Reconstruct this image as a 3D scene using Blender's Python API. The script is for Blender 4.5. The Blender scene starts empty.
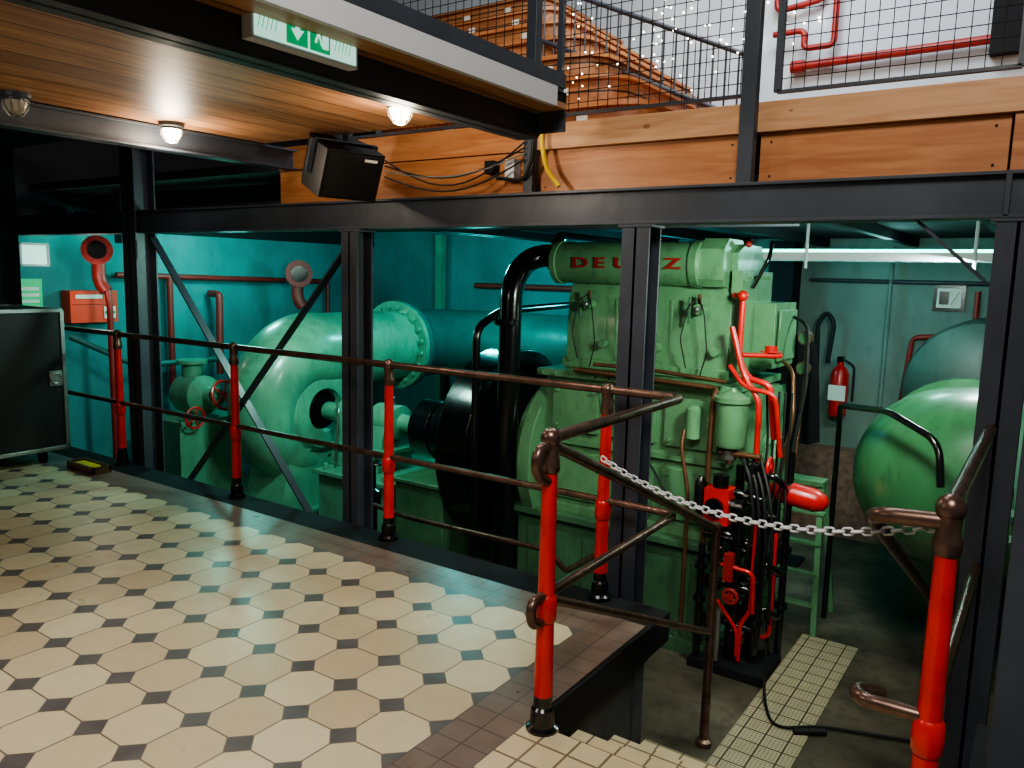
import bpy, math, random
from mathutils import Vector, Matrix
random.seed(7)
V=Vector
# ------------------------------------------------------------ materials
def srgb(r,g,b):
    def c(x):
        x/=255.
        return x/12.92 if x<=.04045 else ((x+.055)/1.055)**2.4
    return (c(r),c(g),c(b),1)
def newmat(name):
    m=bpy.data.materials.new(name);m.use_nodes=True
    nt=m.node_tree;b=nt.nodes['Principled BSDF']
    return m,nt,b
def mat(name,rgb,rough=.5,metal=0,var=.25,scale=4,bump=.0,spec=.5,coat=0,grime=0):
    m,nt,b=newmat(name)
    col=srgb(*rgb)
    tc=nt.nodes.new('ShaderNodeTexCoord')
    nz=nt.nodes.new('ShaderNodeTexNoise');nz.inputs['Scale'].default_value=scale;nz.inputs['Detail'].default_value=6
    nt.links.new(tc.outputs['Object'],nz.inputs['Vector'])
    rp=nt.nodes.new('ShaderNodeValToRGB')
    rp.color_ramp.elements[0].position=.3;rp.color_ramp.elements[1].position=.7
    lo=tuple(c*(1-var) for c in col[:3])+(1,);hi=tuple(min(1,c*(1+var*.6)) for c in col[:3])+(1,)
    rp.color_ramp.elements[0].color=lo;rp.color_ramp.elements[1].color=hi
    nt.links.new(nz.outputs['Fac'],rp.inputs['Fac'])
    out=rp.outputs[0]
    b.inputs['Roughness'].default_value=rough
    if grime:
        N=NT(nt)
        n2=nt.nodes.new('ShaderNodeTexNoise');n2.inputs['Scale'].default_value=scale*4.5;n2.inputs['Detail'].default_value=10;n2.inputs['Roughness'].default_value=.7
        mp=nt.nodes.new('ShaderNodeMapping');mp.inputs['Scale'].default_value=(1,1,.45)
        nt.links.new(tc.outputs['Object'],mp.inputs[0]);nt.links.new(mp.outputs[0],n2.inputs['Vector'])
        g=nt.nodes.new('ShaderNodeMapRange');g.inputs[1].default_value=.5;g.inputs[2].default_value=.72;g.inputs[3].default_value=0;g.inputs[4].default_value=grime
        nt.links.new(n2.outputs['Fac'],g.inputs[0])
        out=N.mix(g.outputs[0],out,tuple(c*.22 for c in col[:3])+(1,))
        nt.links.new(N.m('ADD',N.m('MULTIPLY',n2.outputs['Fac'],.4),rough-.14),b.inputs['Roughness'])
    nt.links.new(out,b.inputs['Base Color'])
    b.inputs['Metallic'].default_value=metal
    b.inputs['Specular IOR Level'].default_value=spec
    if coat: b.inputs['Coat Weight'].default_value=coat;b.inputs['Coat Roughness'].default_value=.15
    if bump:
        bp=nt.nodes.new('ShaderNodeBump');bp.inputs['Strength'].default_value=bump;bp.inputs['Distance'].default_value=.02
        nt.links.new(nz.outputs['Fac'],bp.inputs['Height']);nt.links.new(bp.outputs[0],b.inputs['Normal'])
    return m
def emis(name,rgb,s):
    m,nt,b=newmat(name)
    b.inputs['Base Color'].default_value=srgb(*rgb)
    b.inputs['Emission Color'].default_value=srgb(*rgb);b.inputs['Emission Strength'].default_value=s
    return m
class NT:
    def __init__(s,nt): s.nt=nt
    def m(s,op,a,b=None,c=None):
        n=s.nt.nodes.new('ShaderNodeMath');n.operation=op
        for i,x in enumerate([a,b,c]):
            if x is None: continue
            if isinstance(x,(int,float)): n.inputs[i].default_value=x
            else: s.nt.links.new(x,n.inputs[i])
        return n.outputs[0]
    def mix(s,f,a,b):
        n=s.nt.nodes.new('ShaderNodeMix');n.data_type='RGBA'
        for i,x in ((0,f),(6,a),(7,b)):
            if isinstance(x,(int,float,tuple)): n.inputs[i].default_value=x
            else: s.nt.links.new(x,n.inputs[i])
        return n.outputs[2]
def octagon_floor():
    m,nt,b=newmat('octagon_tiles');N=NT(nt)
    g=nt.nodes.new('ShaderNodeNewGeometry');sp=nt.nodes.new('ShaderNodeSeparateXYZ')
    nt.links.new(g.outputs['Position'],sp.inputs[0])
    X,Y=sp.outputs[0],sp.outputs[1]
    p=TILE
    xs=N.m('DIVIDE',N.m('ADD',X,1.66+40*p),p);ys=N.m('DIVIDE',N.m('SUBTRACT',Y,3.02-40*p),p)
    fx=N.m('ABSOLUTE',N.m('SUBTRACT',N.m('FRACT',xs),.5));fy=N.m('ABSOLUTE',N.m('SUBTRACT',N.m('FRACT',ys),.5))
    s=N.m('ADD',fx,fy);TH=.745
    dot=N.m('GREATER_THAN',s,TH)
    g1=N.m('GREATER_THAN',N.m('MAXIMUM',fx,fy),.486)
    g1=N.m('MULTIPLY',g1,N.m('SUBTRACT',1,dot))
    g2=N.m('LESS_THAN',N.m('ABSOLUTE',N.m('SUBTRACT',s,TH)),.013)
    gr=N.m('MAXIMUM',g1,g2)
    wn=nt.nodes.new('ShaderNodeTexWhiteNoise');cb=nt.nodes.new('ShaderNodeCombineXYZ')
    nt.links.new(N.m('FLOOR',xs),cb.inputs[0]);nt.links.new(N.m('FLOOR',ys),cb.inputs[1]);nt.links.new(cb.outputs[0],wn.inputs['Vector'])
    nz=nt.nodes.new('ShaderNodeTexNoise');nz.inputs['Scale'].default_value=9;nz.inputs['Detail'].default_value=8
    nt.links.new(g.outputs['Position'],nz.inputs['Vector'])
    base=N.mix(wn.outputs['Value'],srgb(198,180,148),srgb(220,206,174))
    base=N.mix(N.m('MULTIPLY',nz.outputs['Fac'],.4),base,srgb(160,142,114))
    dc=N.mix(nz.outputs['Fac'],srgb(80,76,76),srgb(112,106,104))
    c=N.mix(dot,base,dc)
    c=N.mix(gr,c,srgb(122,108,94))
    bx=N.m('GREATER_THAN',X,-1.66);by=N.m('GREATER_THAN',Y,3.02)
    bd=N.m('MAXIMUM',bx,by)
    q=.113
    qx=N.m('ABSOLUTE',N.m('SUBTRACT',N.m('FRACT',N.m('DIVIDE',N.m('ADD',X,1.66+80*q),q)),.5))
    qy=N.m('ABSOLUTE',N.m('SUBTRACT',N.m('FRACT',N.m('DIVIDE',N.m('SUBTRACT',Y,3.02-80*q),q)),.5))
    bg=N.m('GREATER_THAN',N.m('MAXIMUM',qx,qy),.478)
    bc=N.mix(nz.outputs['Fac'],srgb(104,86,78),srgb(132,114,104))
    bc=N.mix(bg,bc,srgb(82,70,64))
    c=N.mix(bd,c,bc)
    nt.links.new(c,b.inputs['Base Color'])
    rr=N.m('ADD',N.m('MULTIPLY',nz.outputs['Fac'],.34),.17)
    nt.links.new(rr,b.inputs['Roughness'])
    h=N.m('SUBTRACT',1,N.m('MAXIMUM',N.m('MULTIPLY',gr,N.m('SUBTRACT',1,bd)),N.m('MULTIPLY',bg,bd)))
    bp=nt.nodes.new('ShaderNodeBump');bp.inputs['Strength'].default_value=.4;bp.inputs['Distance'].default_value=.004
    nt.links.new(h,bp.inputs['Height']);nt.links.new(bp.outputs[0],b.inputs['Normal'])
    return m
def grid_tiles(name,q,c1,c2,cg,rough=.5,ox=0,oy=0,sub=0):
    m,nt,b=newmat(name);N=NT(nt)
    g=nt.nodes.new('ShaderNodeNewGeometry');sp=nt.nodes.new('ShaderNodeSeparateXYZ')
    nt.links.new(g.outputs['Position'],sp.inputs[0])
    X,Y=sp.outputs[0],sp.outputs[1]
    def gr(q,w,mode='MAXIMUM'):
        qx=N.m('ABSOLUTE',N.m('SUBTRACT',N.m('FRACT',N.m('DIVIDE',N.m('ADD',X,200*q+ox),q)),.5))
        qy=N.m('ABSOLUTE',N.m('SUBTRACT',N.m('FRACT',N.m('DIVIDE',N.m('ADD',Y,200*q+oy),q)),.5))
        return N.m('GREATER_THAN',N.m(mode,qx,qy),w)
    bg=gr(q,.46)
    nz=nt.nodes.new('ShaderNodeTexNoise');nz.inputs['Scale'].default_value=7;nz.inputs['Detail'].default_value=6
    nt.links.new(g.outputs['Position'],nz.inputs['Vector'])
    c=N.mix(nz.outputs['Fac'],srgb(*c1),srgb(*c2))
    if sub:
        c=N.mix(N.m('MULTIPLY',gr(q/6,.27,'MINIMUM'),.6),c,srgb(*cg))
    c=N.mix(bg,c,srgb(*cg))
    nt.links.new(c,b.inputs['Base Color']);b.inputs['Roughness'].default_value=rough
    return m
def planks(name,axis_across,width,c1,c2,cg,grain_axis,rough=.5,seamw=.482,vary=.45,off0=0.0):
    m,nt,b=newmat(name);N=NT(nt)
    g=nt.nodes.new('ShaderNodeNewGeometry');sp=nt.nodes.new('ShaderNodeSeparateXYZ')
    nt.links.new(g.outputs['Position'],sp.inputs[0])
    a=N.m('DIVIDE',N.m('ADD',sp.outputs[axis_across],80*width+off0),width)
    fr=N.m('ABSOLUTE',N.m('SUBTRACT',N.m('FRACT',a),.5))
    seam=N.m('GREATER_THAN',fr,seamw)
    wn=nt.nodes.new('ShaderNodeTexWhiteNoise');wn.noise_dimensions='1D'
    nt.links.new(N.m('FLOOR',a),wn.inputs['W'])
    mp=nt.nodes.new('ShaderNodeMapping')
    sc=[14,14,14];sc[grain_axis]=1.2;mp.inputs['Scale'].default_value=sc
    nt.links.new(g.outputs['Position'],mp.inputs[0])
    off=nt.nodes.new('ShaderNodeCombineXYZ')
    o=N.m('MULTIPLY',wn.outputs['Value'],37.0)
    for i in range(3): nt.links.new(o,off.inputs[i])
    nt.links.new(off.outputs[0],mp.inputs['Location'])
    nz=nt.nodes.new('ShaderNodeTexNoise');nz.inputs['Scale'].default_value=1.6;nz.inputs['Detail'].default_value=8;nz.inputs['Distortion'].default_value=1.2
    nt.links.new(mp.outputs[0],nz.inputs['Vector'])
    rp=nt.nodes.new('ShaderNodeValToRGB');rp.color_ramp.elements[0].position=.35;rp.color_ramp.elements[1].position=.65
    rp.color_ramp.elements[0].color=srgb(*c1);rp.color_ramp.elements[1].color=srgb(*c2)
    nt.links.new(nz.outputs['Fac'],rp.inputs[0])
    c=N.mix(N.m('MULTIPLY',wn.outputs['Value'],vary),rp.outputs[0],tuple(x*.5 for x in srgb(*c1)[:3])+(1,))
    vo=nt.nodes.new('ShaderNodeTexVoronoi');vo.inputs['Scale'].default_value=3.2
    mp2=nt.nodes.new('ShaderNodeMapping');s2=[2.0,2.0,2.0];s2[grain_axis]=1.0;mp2.inputs['Scale'].default_value=s2
    nt.links.new(g.outputs['Position'],mp2.inputs[0]);nt.links.new(off.outputs[0],mp2.inputs['Location']);nt.links.new(mp2.outputs[0],vo.inputs['Vector'])
    kn=N.m('LESS_THAN',vo.outputs['Distance'],.085)
    c=N.mix(N.m('MULTIPLY',kn,.65),c,srgb(*cg))
    c=N.mix(seam,c,srgb(*cg))
    nt.links.new(c,b.inputs['Base Color']);b.inputs['Roughness'].default_value=rough
    return m
TILE=.245
M={}
M['steel']=mat('painted_dark_steel',(60,65,74),.4,.0,.25,3,grime=.25)
M['steel2']=mat('black_painted_steel',(26,27,30),.75,0,.2,3,spec=.25)
M['red']=mat('red_enamel',(204,32,28),.3,0,.22,10,.05,coat=.3,grime=.25)
M['redd']=mat('dull_red_paint',(150,40,36),.45,0,.25,8)
M['aid']=mat('orange_red_plastic',(250,70,40),.45,0,.05,4)
M['black']=mat('black_gloss_paint',(16,17,19),.22,0,.3,8,.08,coat=.4)
M['rail']=mat('worn_bronze_pipe',(116,92,82),.26,.75,.45,12,grime=.3)
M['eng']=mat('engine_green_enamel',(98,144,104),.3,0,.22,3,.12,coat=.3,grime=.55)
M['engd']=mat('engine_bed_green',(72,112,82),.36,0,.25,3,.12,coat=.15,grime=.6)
M['pump']=mat('pale_green_enamel',(98,156,128),.3,0,.25,3,.1,coat=.3,grime=.45)
M['tealp']=mat('teal_pipe_paint',(36,100,96),.4,0,.2,3,grime=.3)
M['gpipe']=mat('green_pipe_enamel',(70,128,86),.3,0,.3,2,.1,coat=.35,grime=.5)
M['tank']=mat('grey_green_tank_paint',(58,76,70),.5,0,.3,3,grime=.4)
M['brown']=mat('copper_brown_pipe',(112,78,56),.35,.5,.3,9)
M['chrome']=mat('galvanised_steel',(165,168,165),.35,.9,.15,20)
M['wallteal']=mat('teal_lit_wall_plaster',(60,130,134),.8,0,.25,1.5,grime=.2)  # teal of the hall lighting is put into the plaster colour
M['wallgrey']=mat('grey_green_wall_plaster',(124,140,134),.85,0,.3,1.2,grime=.3)
M['wallwhite']=mat('white_wall_plaster',(190,200,208),.85,0,.05,1.5)
M['dark']=mat('dark_and_shaded_plaster',(24,25,28),.9,0,.3,2)
M['conc']=mat('dark_stained_concrete',(92,86,74),.42,0,.65,2.2,.2,grime=.6)
M['skirt']=mat('dark_grey_concrete_paint',(58,60,66),.6,0,.25,4,grime=.3)
M['beige']=grid_tiles('ribbed_beige_tiles',.12,(188,170,136),(208,192,158),(120,104,84),.5,.02,.0)
M['strip']=grid_tiles('perforated_beige_tiles',.125,(150,142,116),(188,178,150),(74,68,54),.5,0,0,1)
M['floor']=octagon_floor()
M['ceil']=planks('larch_ceiling_boards',0,.19,(150,102,68),(188,140,98),(58,36,22),1,.5,.474,.4)
M['parw']=planks('pine_fascia_board',2,.5,(176,108,64),(208,146,96),(90,48,22),0,.45)
M['parw2']=planks('pale_pine_cap_board',2,.5,(192,138,96),(218,172,130),(100,58,30),0,.5)
M['seatw']=planks('seating_boards',2,.17,(146,92,58),(186,128,84),(50,28,16),0,.5,.46,.3)
M['white']=mat('white_paint',(205,207,212),.5,0,.05,3)
M['brick']=mat('rough_brick',(140,104,92),.9,0,.45,14,.4)
M['case']=mat('black_laminate',(20,20,23),.5,0,.2,30)
M['cloth']=mat('black_curtain_cloth',(12,12,14),.95,0,.2,5)
M['rubber']=mat('black_rubber',(16,16,16),.6,0,.2,5)
M['yellow']=mat('yellow_cable',(225,190,30),.5,0,.1,5)
M['lamp']=emis('warm_lamp_glass',(255,226,180),22)
M['lampoff']=mat('frosted_glass',(170,160,145),.3,0,.1,5)
M['sign']=emis('lit_white_sign',(190,240,225),.9)
M['signg']=emis('lit_green_sign',(0,150,95),.8)
M['greenp']=mat('green_print',(20,130,80),.5,0,.05,4)
M['signw']=mat('sign_white',(225,225,220),.5,0,.03,3)
M['fairy']=emis('fairy_light_glow',(255,250,235),12)
M['teallamp']=emis('teal_tube_glow',(120,255,225),6)
# ------------------------------------------------------------ mesh builder
def frame(d):
    d=d.normalized();a=V((0,0,1)) if abs(d.z)<.95 else V((1,0,0))
    x=a.cross(d).normalized();return x,d.cross(x)
class B:
    def __init__(s): s.v=[];s.f=[];s.m=[];s.mats=[]
    def mi(s,m):
        m=M[m] if isinstance(m,str) else m
        if m not in s.mats: s.mats.append(m)
        return s.mats.index(m)
    def add(s,vs,fs,m):
        o=len(s.v);k=s.mi(m)
        s.v+= [tuple(x) for x in vs]
        for f in fs: s.f.append([i+o for i in f]);s.m.append(k)
    def box(s,x0,x1,y0,y1,z0,z1,m):
        vs=[(x,y,z) for x in (x0,x1) for y in (y0,y1) for z in (z0,z1)]
        s.add(vs,[(0,1,3,2),(4,6,7,5),(0,4,5,1),(2,3,7,6),(0,2,6,4),(1,5,7,3)],m);return s
    def bar(s,p,q,w,h,m):
        p,q=V(p),V(q);x,y=frame(q-p)
        vs=[c+x*(a*w/2)+y*(b*h/2) for c in (p,q) for a,b in ((-1,-1),(1,-1),(1,1),(-1,1))]
        s.add(vs,[(3,2,1,0),(4,5,6,7)]+[(i,(i+1)%4,4+(i+1)%4,4+i) for i in range(4)],m);return s
    def prism(s,pts,ext,m):
        n=len(pts);e=V(ext);vs=[V(p) for p in pts]+[V(p)+e for p in pts]
        s.add(vs,[tuple(reversed(range(n))),tuple(range(n,2*n))]+[(i,(i+1)%n,n+(i+1)%n,n+i) for i in range(n)],m);return s
    def lathe(s,o,axis,prof,m,seg=32):
        o=V(o);a=V(axis).normalized();x,y=frame(a);vs=[];fs=[]
        n=len(prof)
        for t,r in prof:
            for i in range(seg):
                g=2*math.pi*i/seg;vs.append(o+a*t+(x*math.cos(g)+y*math.sin(g))*max(r,1e-4))
        for j in range(n-1):
            for i in range(seg):
                k=(i+1)%seg;fs.append((j*seg+i,j*seg+k,(j+1)*seg+k,(j+1)*seg+i))
        if prof[0][1]>1e-3: fs.append(tuple(reversed(range(seg))))
        if prof[-1][1]>1e-3: fs.append(tuple(range((n-1)*seg,n*seg)))
        s.add(vs,fs,m);return s
    def cyl(s,p,q,r,m,seg=20,r2=None):
        p,q=V(p),V(q);return s.lathe(p,q-p,[(0,r),((q-p).length,r if r2 is None else r2)],m,seg)
    def sph(s,c,r,m,seg=16,sc=1):
        return s.lathe(c,(0,0,1),[(-r*sc*math.cos(math.pi*i/8),r*math.sin(math.pi*i/8)) for i in range(9)],m,seg)
    def tube(s,pts,r,m,fil=.0,seg=12,closed=False):
        pts=[V(p) for p in pts]
        P=[]
        if fil>0 and not closed:
            P=[pts[0]]
            for i in range(1,len(pts)-1):
                a,b,c=pts[i-1],pts[i],pts[i+1]
                d1=(a-b);d2=(c-b);L=min(fil,d1.length*.49,d2.length*.49)
                s1=b+d1.normalized()*L;s2=b+d2.normalized()*L
                for k in range(7):
                    t=k/6;P.append(s1*(1-t)**2+b*2*t*(1-t)+s2*t*t)
            P.append(pts[-1])
        else: P=pts
        n=len(P);rr=r if isinstance(r,list) else [r]*n
        T=[]
        for i in range(n):
            if closed: T.append((P[(i+1)%n]-P[i-1]).normalized())
            else: T.append((P[min(i+1,n-1)]-P[max(i-1,0)]).normalized())
        x,y=frame(T[0]);vs=[];fs=[]
        for i in range(n):
            x=(x-T[i]*x.dot(T[i])).normalized();y=T[i].cross(x)
            for k in range(seg):
                g=2*math.pi*k/seg;vs.append(P[i]+(x*math.cos(g)+y*math.sin(g))*rr[i])
        for i in range(n if closed else n-1):
            j=(i+1)%n
            for k in range(seg):
                l=(k+1)%seg;fs.append((i*seg+k,i*seg+l,j*seg+l,j*seg+k))
        if not closed:
            fs.append(tuple(reversed(range(seg))));fs.append(tuple(range((n-1)*seg,n*seg)))
        s.add(vs,fs,m);return s
    def torus(s,c,axis,R,r,m,n=28,seg=10,sx=1):
        c=V(c);x,y=frame(V(axis))
        return s.tube([c+x*math.cos(2*math.pi*i/n)*R*sx+y*math.sin(2*math.pi*i/n)*R for i in range(n)],r,m,0,seg,True)
    def bolts(s,c,axis,R,n,m,r=.014,h=.02):
        c=V(c);a=V(axis).normalized();x,y=frame(a)
        for i in range(n):
            g=2*math.pi*(i+.5)/n;p=c+(x*math.cos(g)+y*math.sin(g))*R
            s.cyl(p,p+a*h,r,m,6)
        return s
    def flange(s,c,axis,R,t,m,n=8):
        c=V(c);a=V(axis).normalized()
        s.cyl(c-a*t/2,c+a*t/2,R,m,36)
        for sg in (1,-1): s.bolts(c+a*sg*t/2,a*sg,R*.86,n,m,R*.05+.004,R*.05+.006)
        return s
    def wheel(s,c,axis,R,m,r=.012,sp=5):
        c=V(c);s.torus(c,axis,R,r,m,24,8);x,y=frame(V(axis))
        for i in range(sp):
            g=2*math.pi*i/sp;s.cyl(c,c+(x*math.cos(g)+y*math.sin(g))*R,r*.7,m,6)
        a=V(axis).normalized();s.cyl(c-a*.02,c+a*.02,r*2,m,12);return s
    def done(s,name,bev=.0,ang=35,parent=None):
        me=bpy.data.meshes.new(name);me.from_pydata(s.v,[],s.f)
        for m in s.mats: me.materials.append(m)
        me.polygons.foreach_set('material_index',s.m);me.polygons.foreach_set('use_smooth',[True]*len(s.f))
        me.update();me.validate()
        try: me.set_sharp_from_angle(angle=math.radians(ang))
        except Exception: pass
        o=bpy.data.objects.new(name,me);bpy.context.scene.collection.objects.link(o)
        if bev:
            b=o.modifiers.new('bevel','BEVEL');b.width=bev;b.segments=2;b.limit_method='ANGLE';b.angle_limit=math.radians(50)
            b.harden_normals=False
        if parent: o.parent=parent
        return o
ZF=-.93
# ------------------------------------------------------------ room shell
b=B()
b.box(-8.2,-1.434,-3,3.244,-.12,0,'floor');b.done('floor')
b=B();b.box(-1.434,-.1,-3,2.257,-.12,0,'beige');b.box(-.1,3,-3,3.244,-.12,0,'skirt');b.done('floor_landing')
b=B();b.box(-8.2,3,2.0,8.4,ZF-.1,ZF,'conc')
b.box(-1.3,-.925,3.75,5.7,ZF,ZF+.006,'strip');b.done('floor_pit')
b=B();b.box(-8.2,-1.434,3.144,3.24,ZF,-.12,'skirt');b.box(-1.55,-1.44,2.1,3.144,ZF,-.12,'skirt');b.box(-1.44,3,2.1,2.2,ZF,-.12,'skirt');b.box(-.1,0,2.2,3.244,ZF,-.12,'skirt');b.done('wall_pit')
b=B();b.box(-8.2,-1.42,3.244,3.49,-.16,-.012,'steel2');b.box(-1.434,-1.415,2.25,3.244,-.16,-.005,'steel2');b.done('trim_platform_edge',.003)
b=B();b.box(-8.2,3,8.4,8.5,ZF,2.2,'wallgrey');b.box(-8.2,-2.9,8.38,8.4,ZF,2.2,'wallteal');b.box(-8.2,3,8.4,8.5,2.2,6,'wallwhite');b.done('wall_back')
b=B();b.box(-8.3,-8.2,3.4,8.5,ZF,1.95,'wallteal');b.box(-8.3,-8.2,3.4,8.5,1.95,6,'dark');b.box(-8.3,-8.2,-3,3.4,ZF,6,'dark');b.done('wall_left')  # upper hall band dark: shade above the girder put into the wall colour
b=B();b.box(3,3.1,-3,8.5,ZF,6,'wallgrey');b.done('wall_right')
b=B();b.box(-8.3,3.1,-3.1,-3,ZF,6,'dark');b.done('wall_front')
b=B();b.box(-8.3,3.1,-3.1,8.5,6,6.1,'dark');b.done('ceiling')
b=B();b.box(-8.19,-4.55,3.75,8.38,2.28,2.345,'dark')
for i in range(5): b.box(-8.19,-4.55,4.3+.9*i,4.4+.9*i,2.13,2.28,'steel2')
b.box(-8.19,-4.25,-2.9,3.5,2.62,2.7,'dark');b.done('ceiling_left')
b=B()
for i in range(4):
    y=2.257+.33*i;b.box(-1.413,-.24,y,min(y+.33,3.49),ZF,-.186*(i+1),'beige')
b.done('stairs')
# mezzanine
b=B();b.box(-4.1,-1.96,-3,3.25,2.36,2.385,'ceil');b.box(-4.1,-1.96,-3,3.25,2.386,2.43,'steel2');b.done('ceiling_mezzanine')
b=B();b.box(-1.96,-1.935,-2.99,3.13,2.352,2.436,'white');b.box(-1.95,-1.935,-2.99,3.2,2.437,2.5,'steel');b.done('trim_mezzanine_edge')
def ibeam_y(x,y0,y1,z0,z1,w,name):
    b=B();b.box(x-w/2,x+w/2,y0,y1,z0,z0+.014,'steel');b.box(x-w/2,x+w/2,y0,y1,z1-.014,z1,'steel');b.box(x-.008,x+.008,y0,y1,z0,z1,'steel');return b.done(name,.002)
ibeam_y(-2.2,-2.98,3.3,2.25,2.359,.12,'steel_joist')
b=B();b.box(-2.14,-2.132,-2.98,3.3,2.262,2.359,'steel');b.box(-2.14,-1.99,3.28,3.3,2.27,2.43,'steel');b.done('steel_channel')
ibeam_y(-4.15,-2.98,3.5,2.23,2.355,.1,'steel_joist')
b=B();b.box(-8.19,-.1,3.53,3.68,1.855,1.869,'steel');b.box(-8.19,-.1,3.53,3.68,2.015,2.029,'steel');b.box(-8.19,-.1,3.56,3.572,1.855,2.029,'steel')
b.box(-.12,-.1,3.53,3.68,1.855,2.029,'steel')
for x in (-6.1,-.2):
    b.box(x-.01,x+.01,3.53,3.56,1.86,2.02,'steel')
b.done('steel_girder',.002)
def column(x0,x1,y0,y1,z0,z1,name='steel_column'):
    b=B();b.box(x0,x1,y0,y0+.014,z0,z1,'steel');b.box(x0,x1,y1-.014,y1,z0,z1,'steel');b.box((x0+x1)/2-.008,(x0+x1)/2+.008,y0,y1,z0,z1,'steel')
    b.box(x0-.03,x1+.03,y0-.03,y1+.03,z0,z0+.02,'steel')
    b.box(x0-.02,x1+.02,y0-.005,y1,z1-.014,z1,'steel');b.done(name,.002)
column(-6.22,-6.03,3.52,3.7,ZF,2.6)
column(-3.74,-3.6,3.53,3.67,ZF,1.854)
column(-1.79,-1.645,3.53,3.67,ZF,1.854)
column(-.227,-.08,3.53,3.67,ZF,1.854)
b=B();b.box(-.045,.05,2.4,2.48,0.0,2.9,'steel');b.done('steel_post',.004)
b=B();b.bar((-5.95,3.62,1.82),(-3.72,3.62,-.55),.06,.012,'steel');b.bar((-3.72,3.6,1.78),(-5.95,3.6,-.5),.06,.012,'steel')
b.bar((-.25,3.6,1.62),(-.5,3.6,1.85),.05,.012,'steel')
b.done('cross_brace')
# gallery
b=B();b.box(-4.5,3,3.75,8.38,2.03,2.09,'dark')
for i in range(9): b.box(-4.4+i*.8,-4.34+i*.8,3.76,8.37,1.95,2.03,'steel2')
b.box(-4.5,3,3.76,8.38,2.3,2.355,'seatw');b.box(-4.54,-4.5,3.75,8.38,1.95,2.355,'steel2');b.done('gallery_floor')
b=B();b.box(-4.5,-2.42,3.69,3.72,2.03,2.26,'parw');b.box(-2.4,-1.27,3.69,3.72,2.03,2.26,'parw');b.box(-1.19,-.22,3.69,3.72,2.03,2.26,'parw')
b.box(-4.5,-2.42,3.68,3.72,2.265,2.42,'parw')
b.box(-2.38,.4,3.655,3.74,2.262,2.392,'parw2');b.box(-.21,-.15,3.67,3.74,2.03,2.26,'parw');b.box(-.13,.4,3.69,3.74,2.03,2.26,'parw')
for x in (-2.34,-1.32,-1.14,-.27):
    for z in (2.07,2.22): b.cyl((x,3.688,z),(x,3.684,z),.005,'steel2',8)
b.done('gallery_fascia',.004)
def grid(name,x0,x1,y,z0,z1,sp=.058,w=.0035):
    b=B()
    n=int((x1-x0)/sp);nz=int((z1-z0)/sp)
    for i in range(1,n+1): b.box(x0+i*sp-w/2,x0+i*sp+w/2,y-w/2,y+w/2,z0,z1,'steel2')
    for i in range(1,nz+1): b.box(x0,x1,y-w/2+.003,y+w/2+.003,z0+i*sp-w/2,z0+i*sp+w/2,'steel2')
    for z in (z0,z1): b.bar((x0,y,z),(x1,y,z),.03,.014,'steel')
    for x in (x0,x1): b.bar((x,y,z0),(x,y,z1),.03,.03,'steel')
    b.done(name)
grid('mesh_railing',-2.31,-1.3,3.76,2.45,3.5)
grid('mesh_railing',-1.15,-.21,3.76,2.45,3.5)
grid('mesh_railing',-3.9,-2.47,3.76,2.45,3.5)
b=B();b.box(-2.44,-2.38,3.62,3.68,2.03,3.55,'steel');b.done('railing_post',.003)
b=B();b.box(-1.265,-1.195,3.6,3.65,2.03,3.6,'steel');b.done('railing_post',.003)
b=B();b.box(-.19,-.12,3.76,3.82,2.36,3.6,'steel');b.done('railing_post',.003)
# seating tiers
b=B()
for i in range(7):
    y=4.6+.45*i;zt=2.7+.3*i;xe=-2.2-.42*i;xl=-.96*y
    pts=[(xl,y,0),(xe-.3,y,0),(xe-.1,y+.06,0),(xe-.02,y+.16,0),(xe,y+.3,0),(xe,8.3,0),(xl,8.3,0)]
    b.prism([(p[0],p[1],zt-.3 if i else 2.36) for p in pts],(0,0,.27 if i else .31),'seatw')
    pts2=[(p[0]+(.03 if p[0]>xl else 0),p[1]-.03,zt-.03) for p in pts]
    b.prism([(p[0],min(p[1],8.3),p[2]) for p in pts2],(0,0,.03),'parw')
b.done('wooden_seating_tiers')
b=B()
for i in range(7):
    y=4.6+.45*i;zt=2.7+.3*i-.1;xe=-2.2-.42*i
    for k in range(3):
        x=xe-.45-.55*k;b.box(x-.04,x+.04,y-.008,y-.002,zt-.025,zt+.025,'signw')
b.done('seat_number_labels')
b=B()
for dz in (0,-.45,-.85):
    b.tube([(-3.9,5.9,4.05+dz),(-2.0,5.9,3.2+dz)],.02,'steel',.1)
for k in range(20):
    t=k/19;x=-3.9+1.9*t;z=4.05-.85*t;b.cyl((x,5.9,z),(x,5.9,z-.85),.008,'steel',6)
b.cyl((-2.0,5.9,2.36),(-2.0,5.9,3.2),.02,'steel')
b.done('stair_handrail_gallery')
b=B()
for k in range(90):
    x=-4.0+1.9*random.random();y=8.32+.06*random.random();z=3.9+random.random()*1.5
    b.sph((x,y,z),.010,'fairy',6)
for k in range(50):
    b.sph((-2.3+1.0*random.random(),3.79,2.5+random.random()*.6),.004,'fairy',6)
b.done('fairy_lights')
b=B();b.tube([(-.72,8.3,3.73),(-2.36,8.3,3.7)],.042,'redd');b.cyl((-2.3,8.3,3.7),(-2.42,8.3,3.7),.06,'redd')
b.tube([(-2.6,8.3,5.8),(-2.6,8.3,4.5),(-2.6,8.3,4.25),(-2.15,8.3,4.3),(-2.12,8.3,5.8)],.03,'redd',.08)
b.tube([(-2.6,8.25,4.02),(-2.3,8.25,4.02),(-2.3,8.25,3.85),(-2.02,8.25,3.85),(-2.02,8.25,5.8)],.03,'redd',.06)
b.box(-.72,-.5,8.25,8.39,3.6,4.1,'steel2')
b.done('red_heating_pipe')
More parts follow.
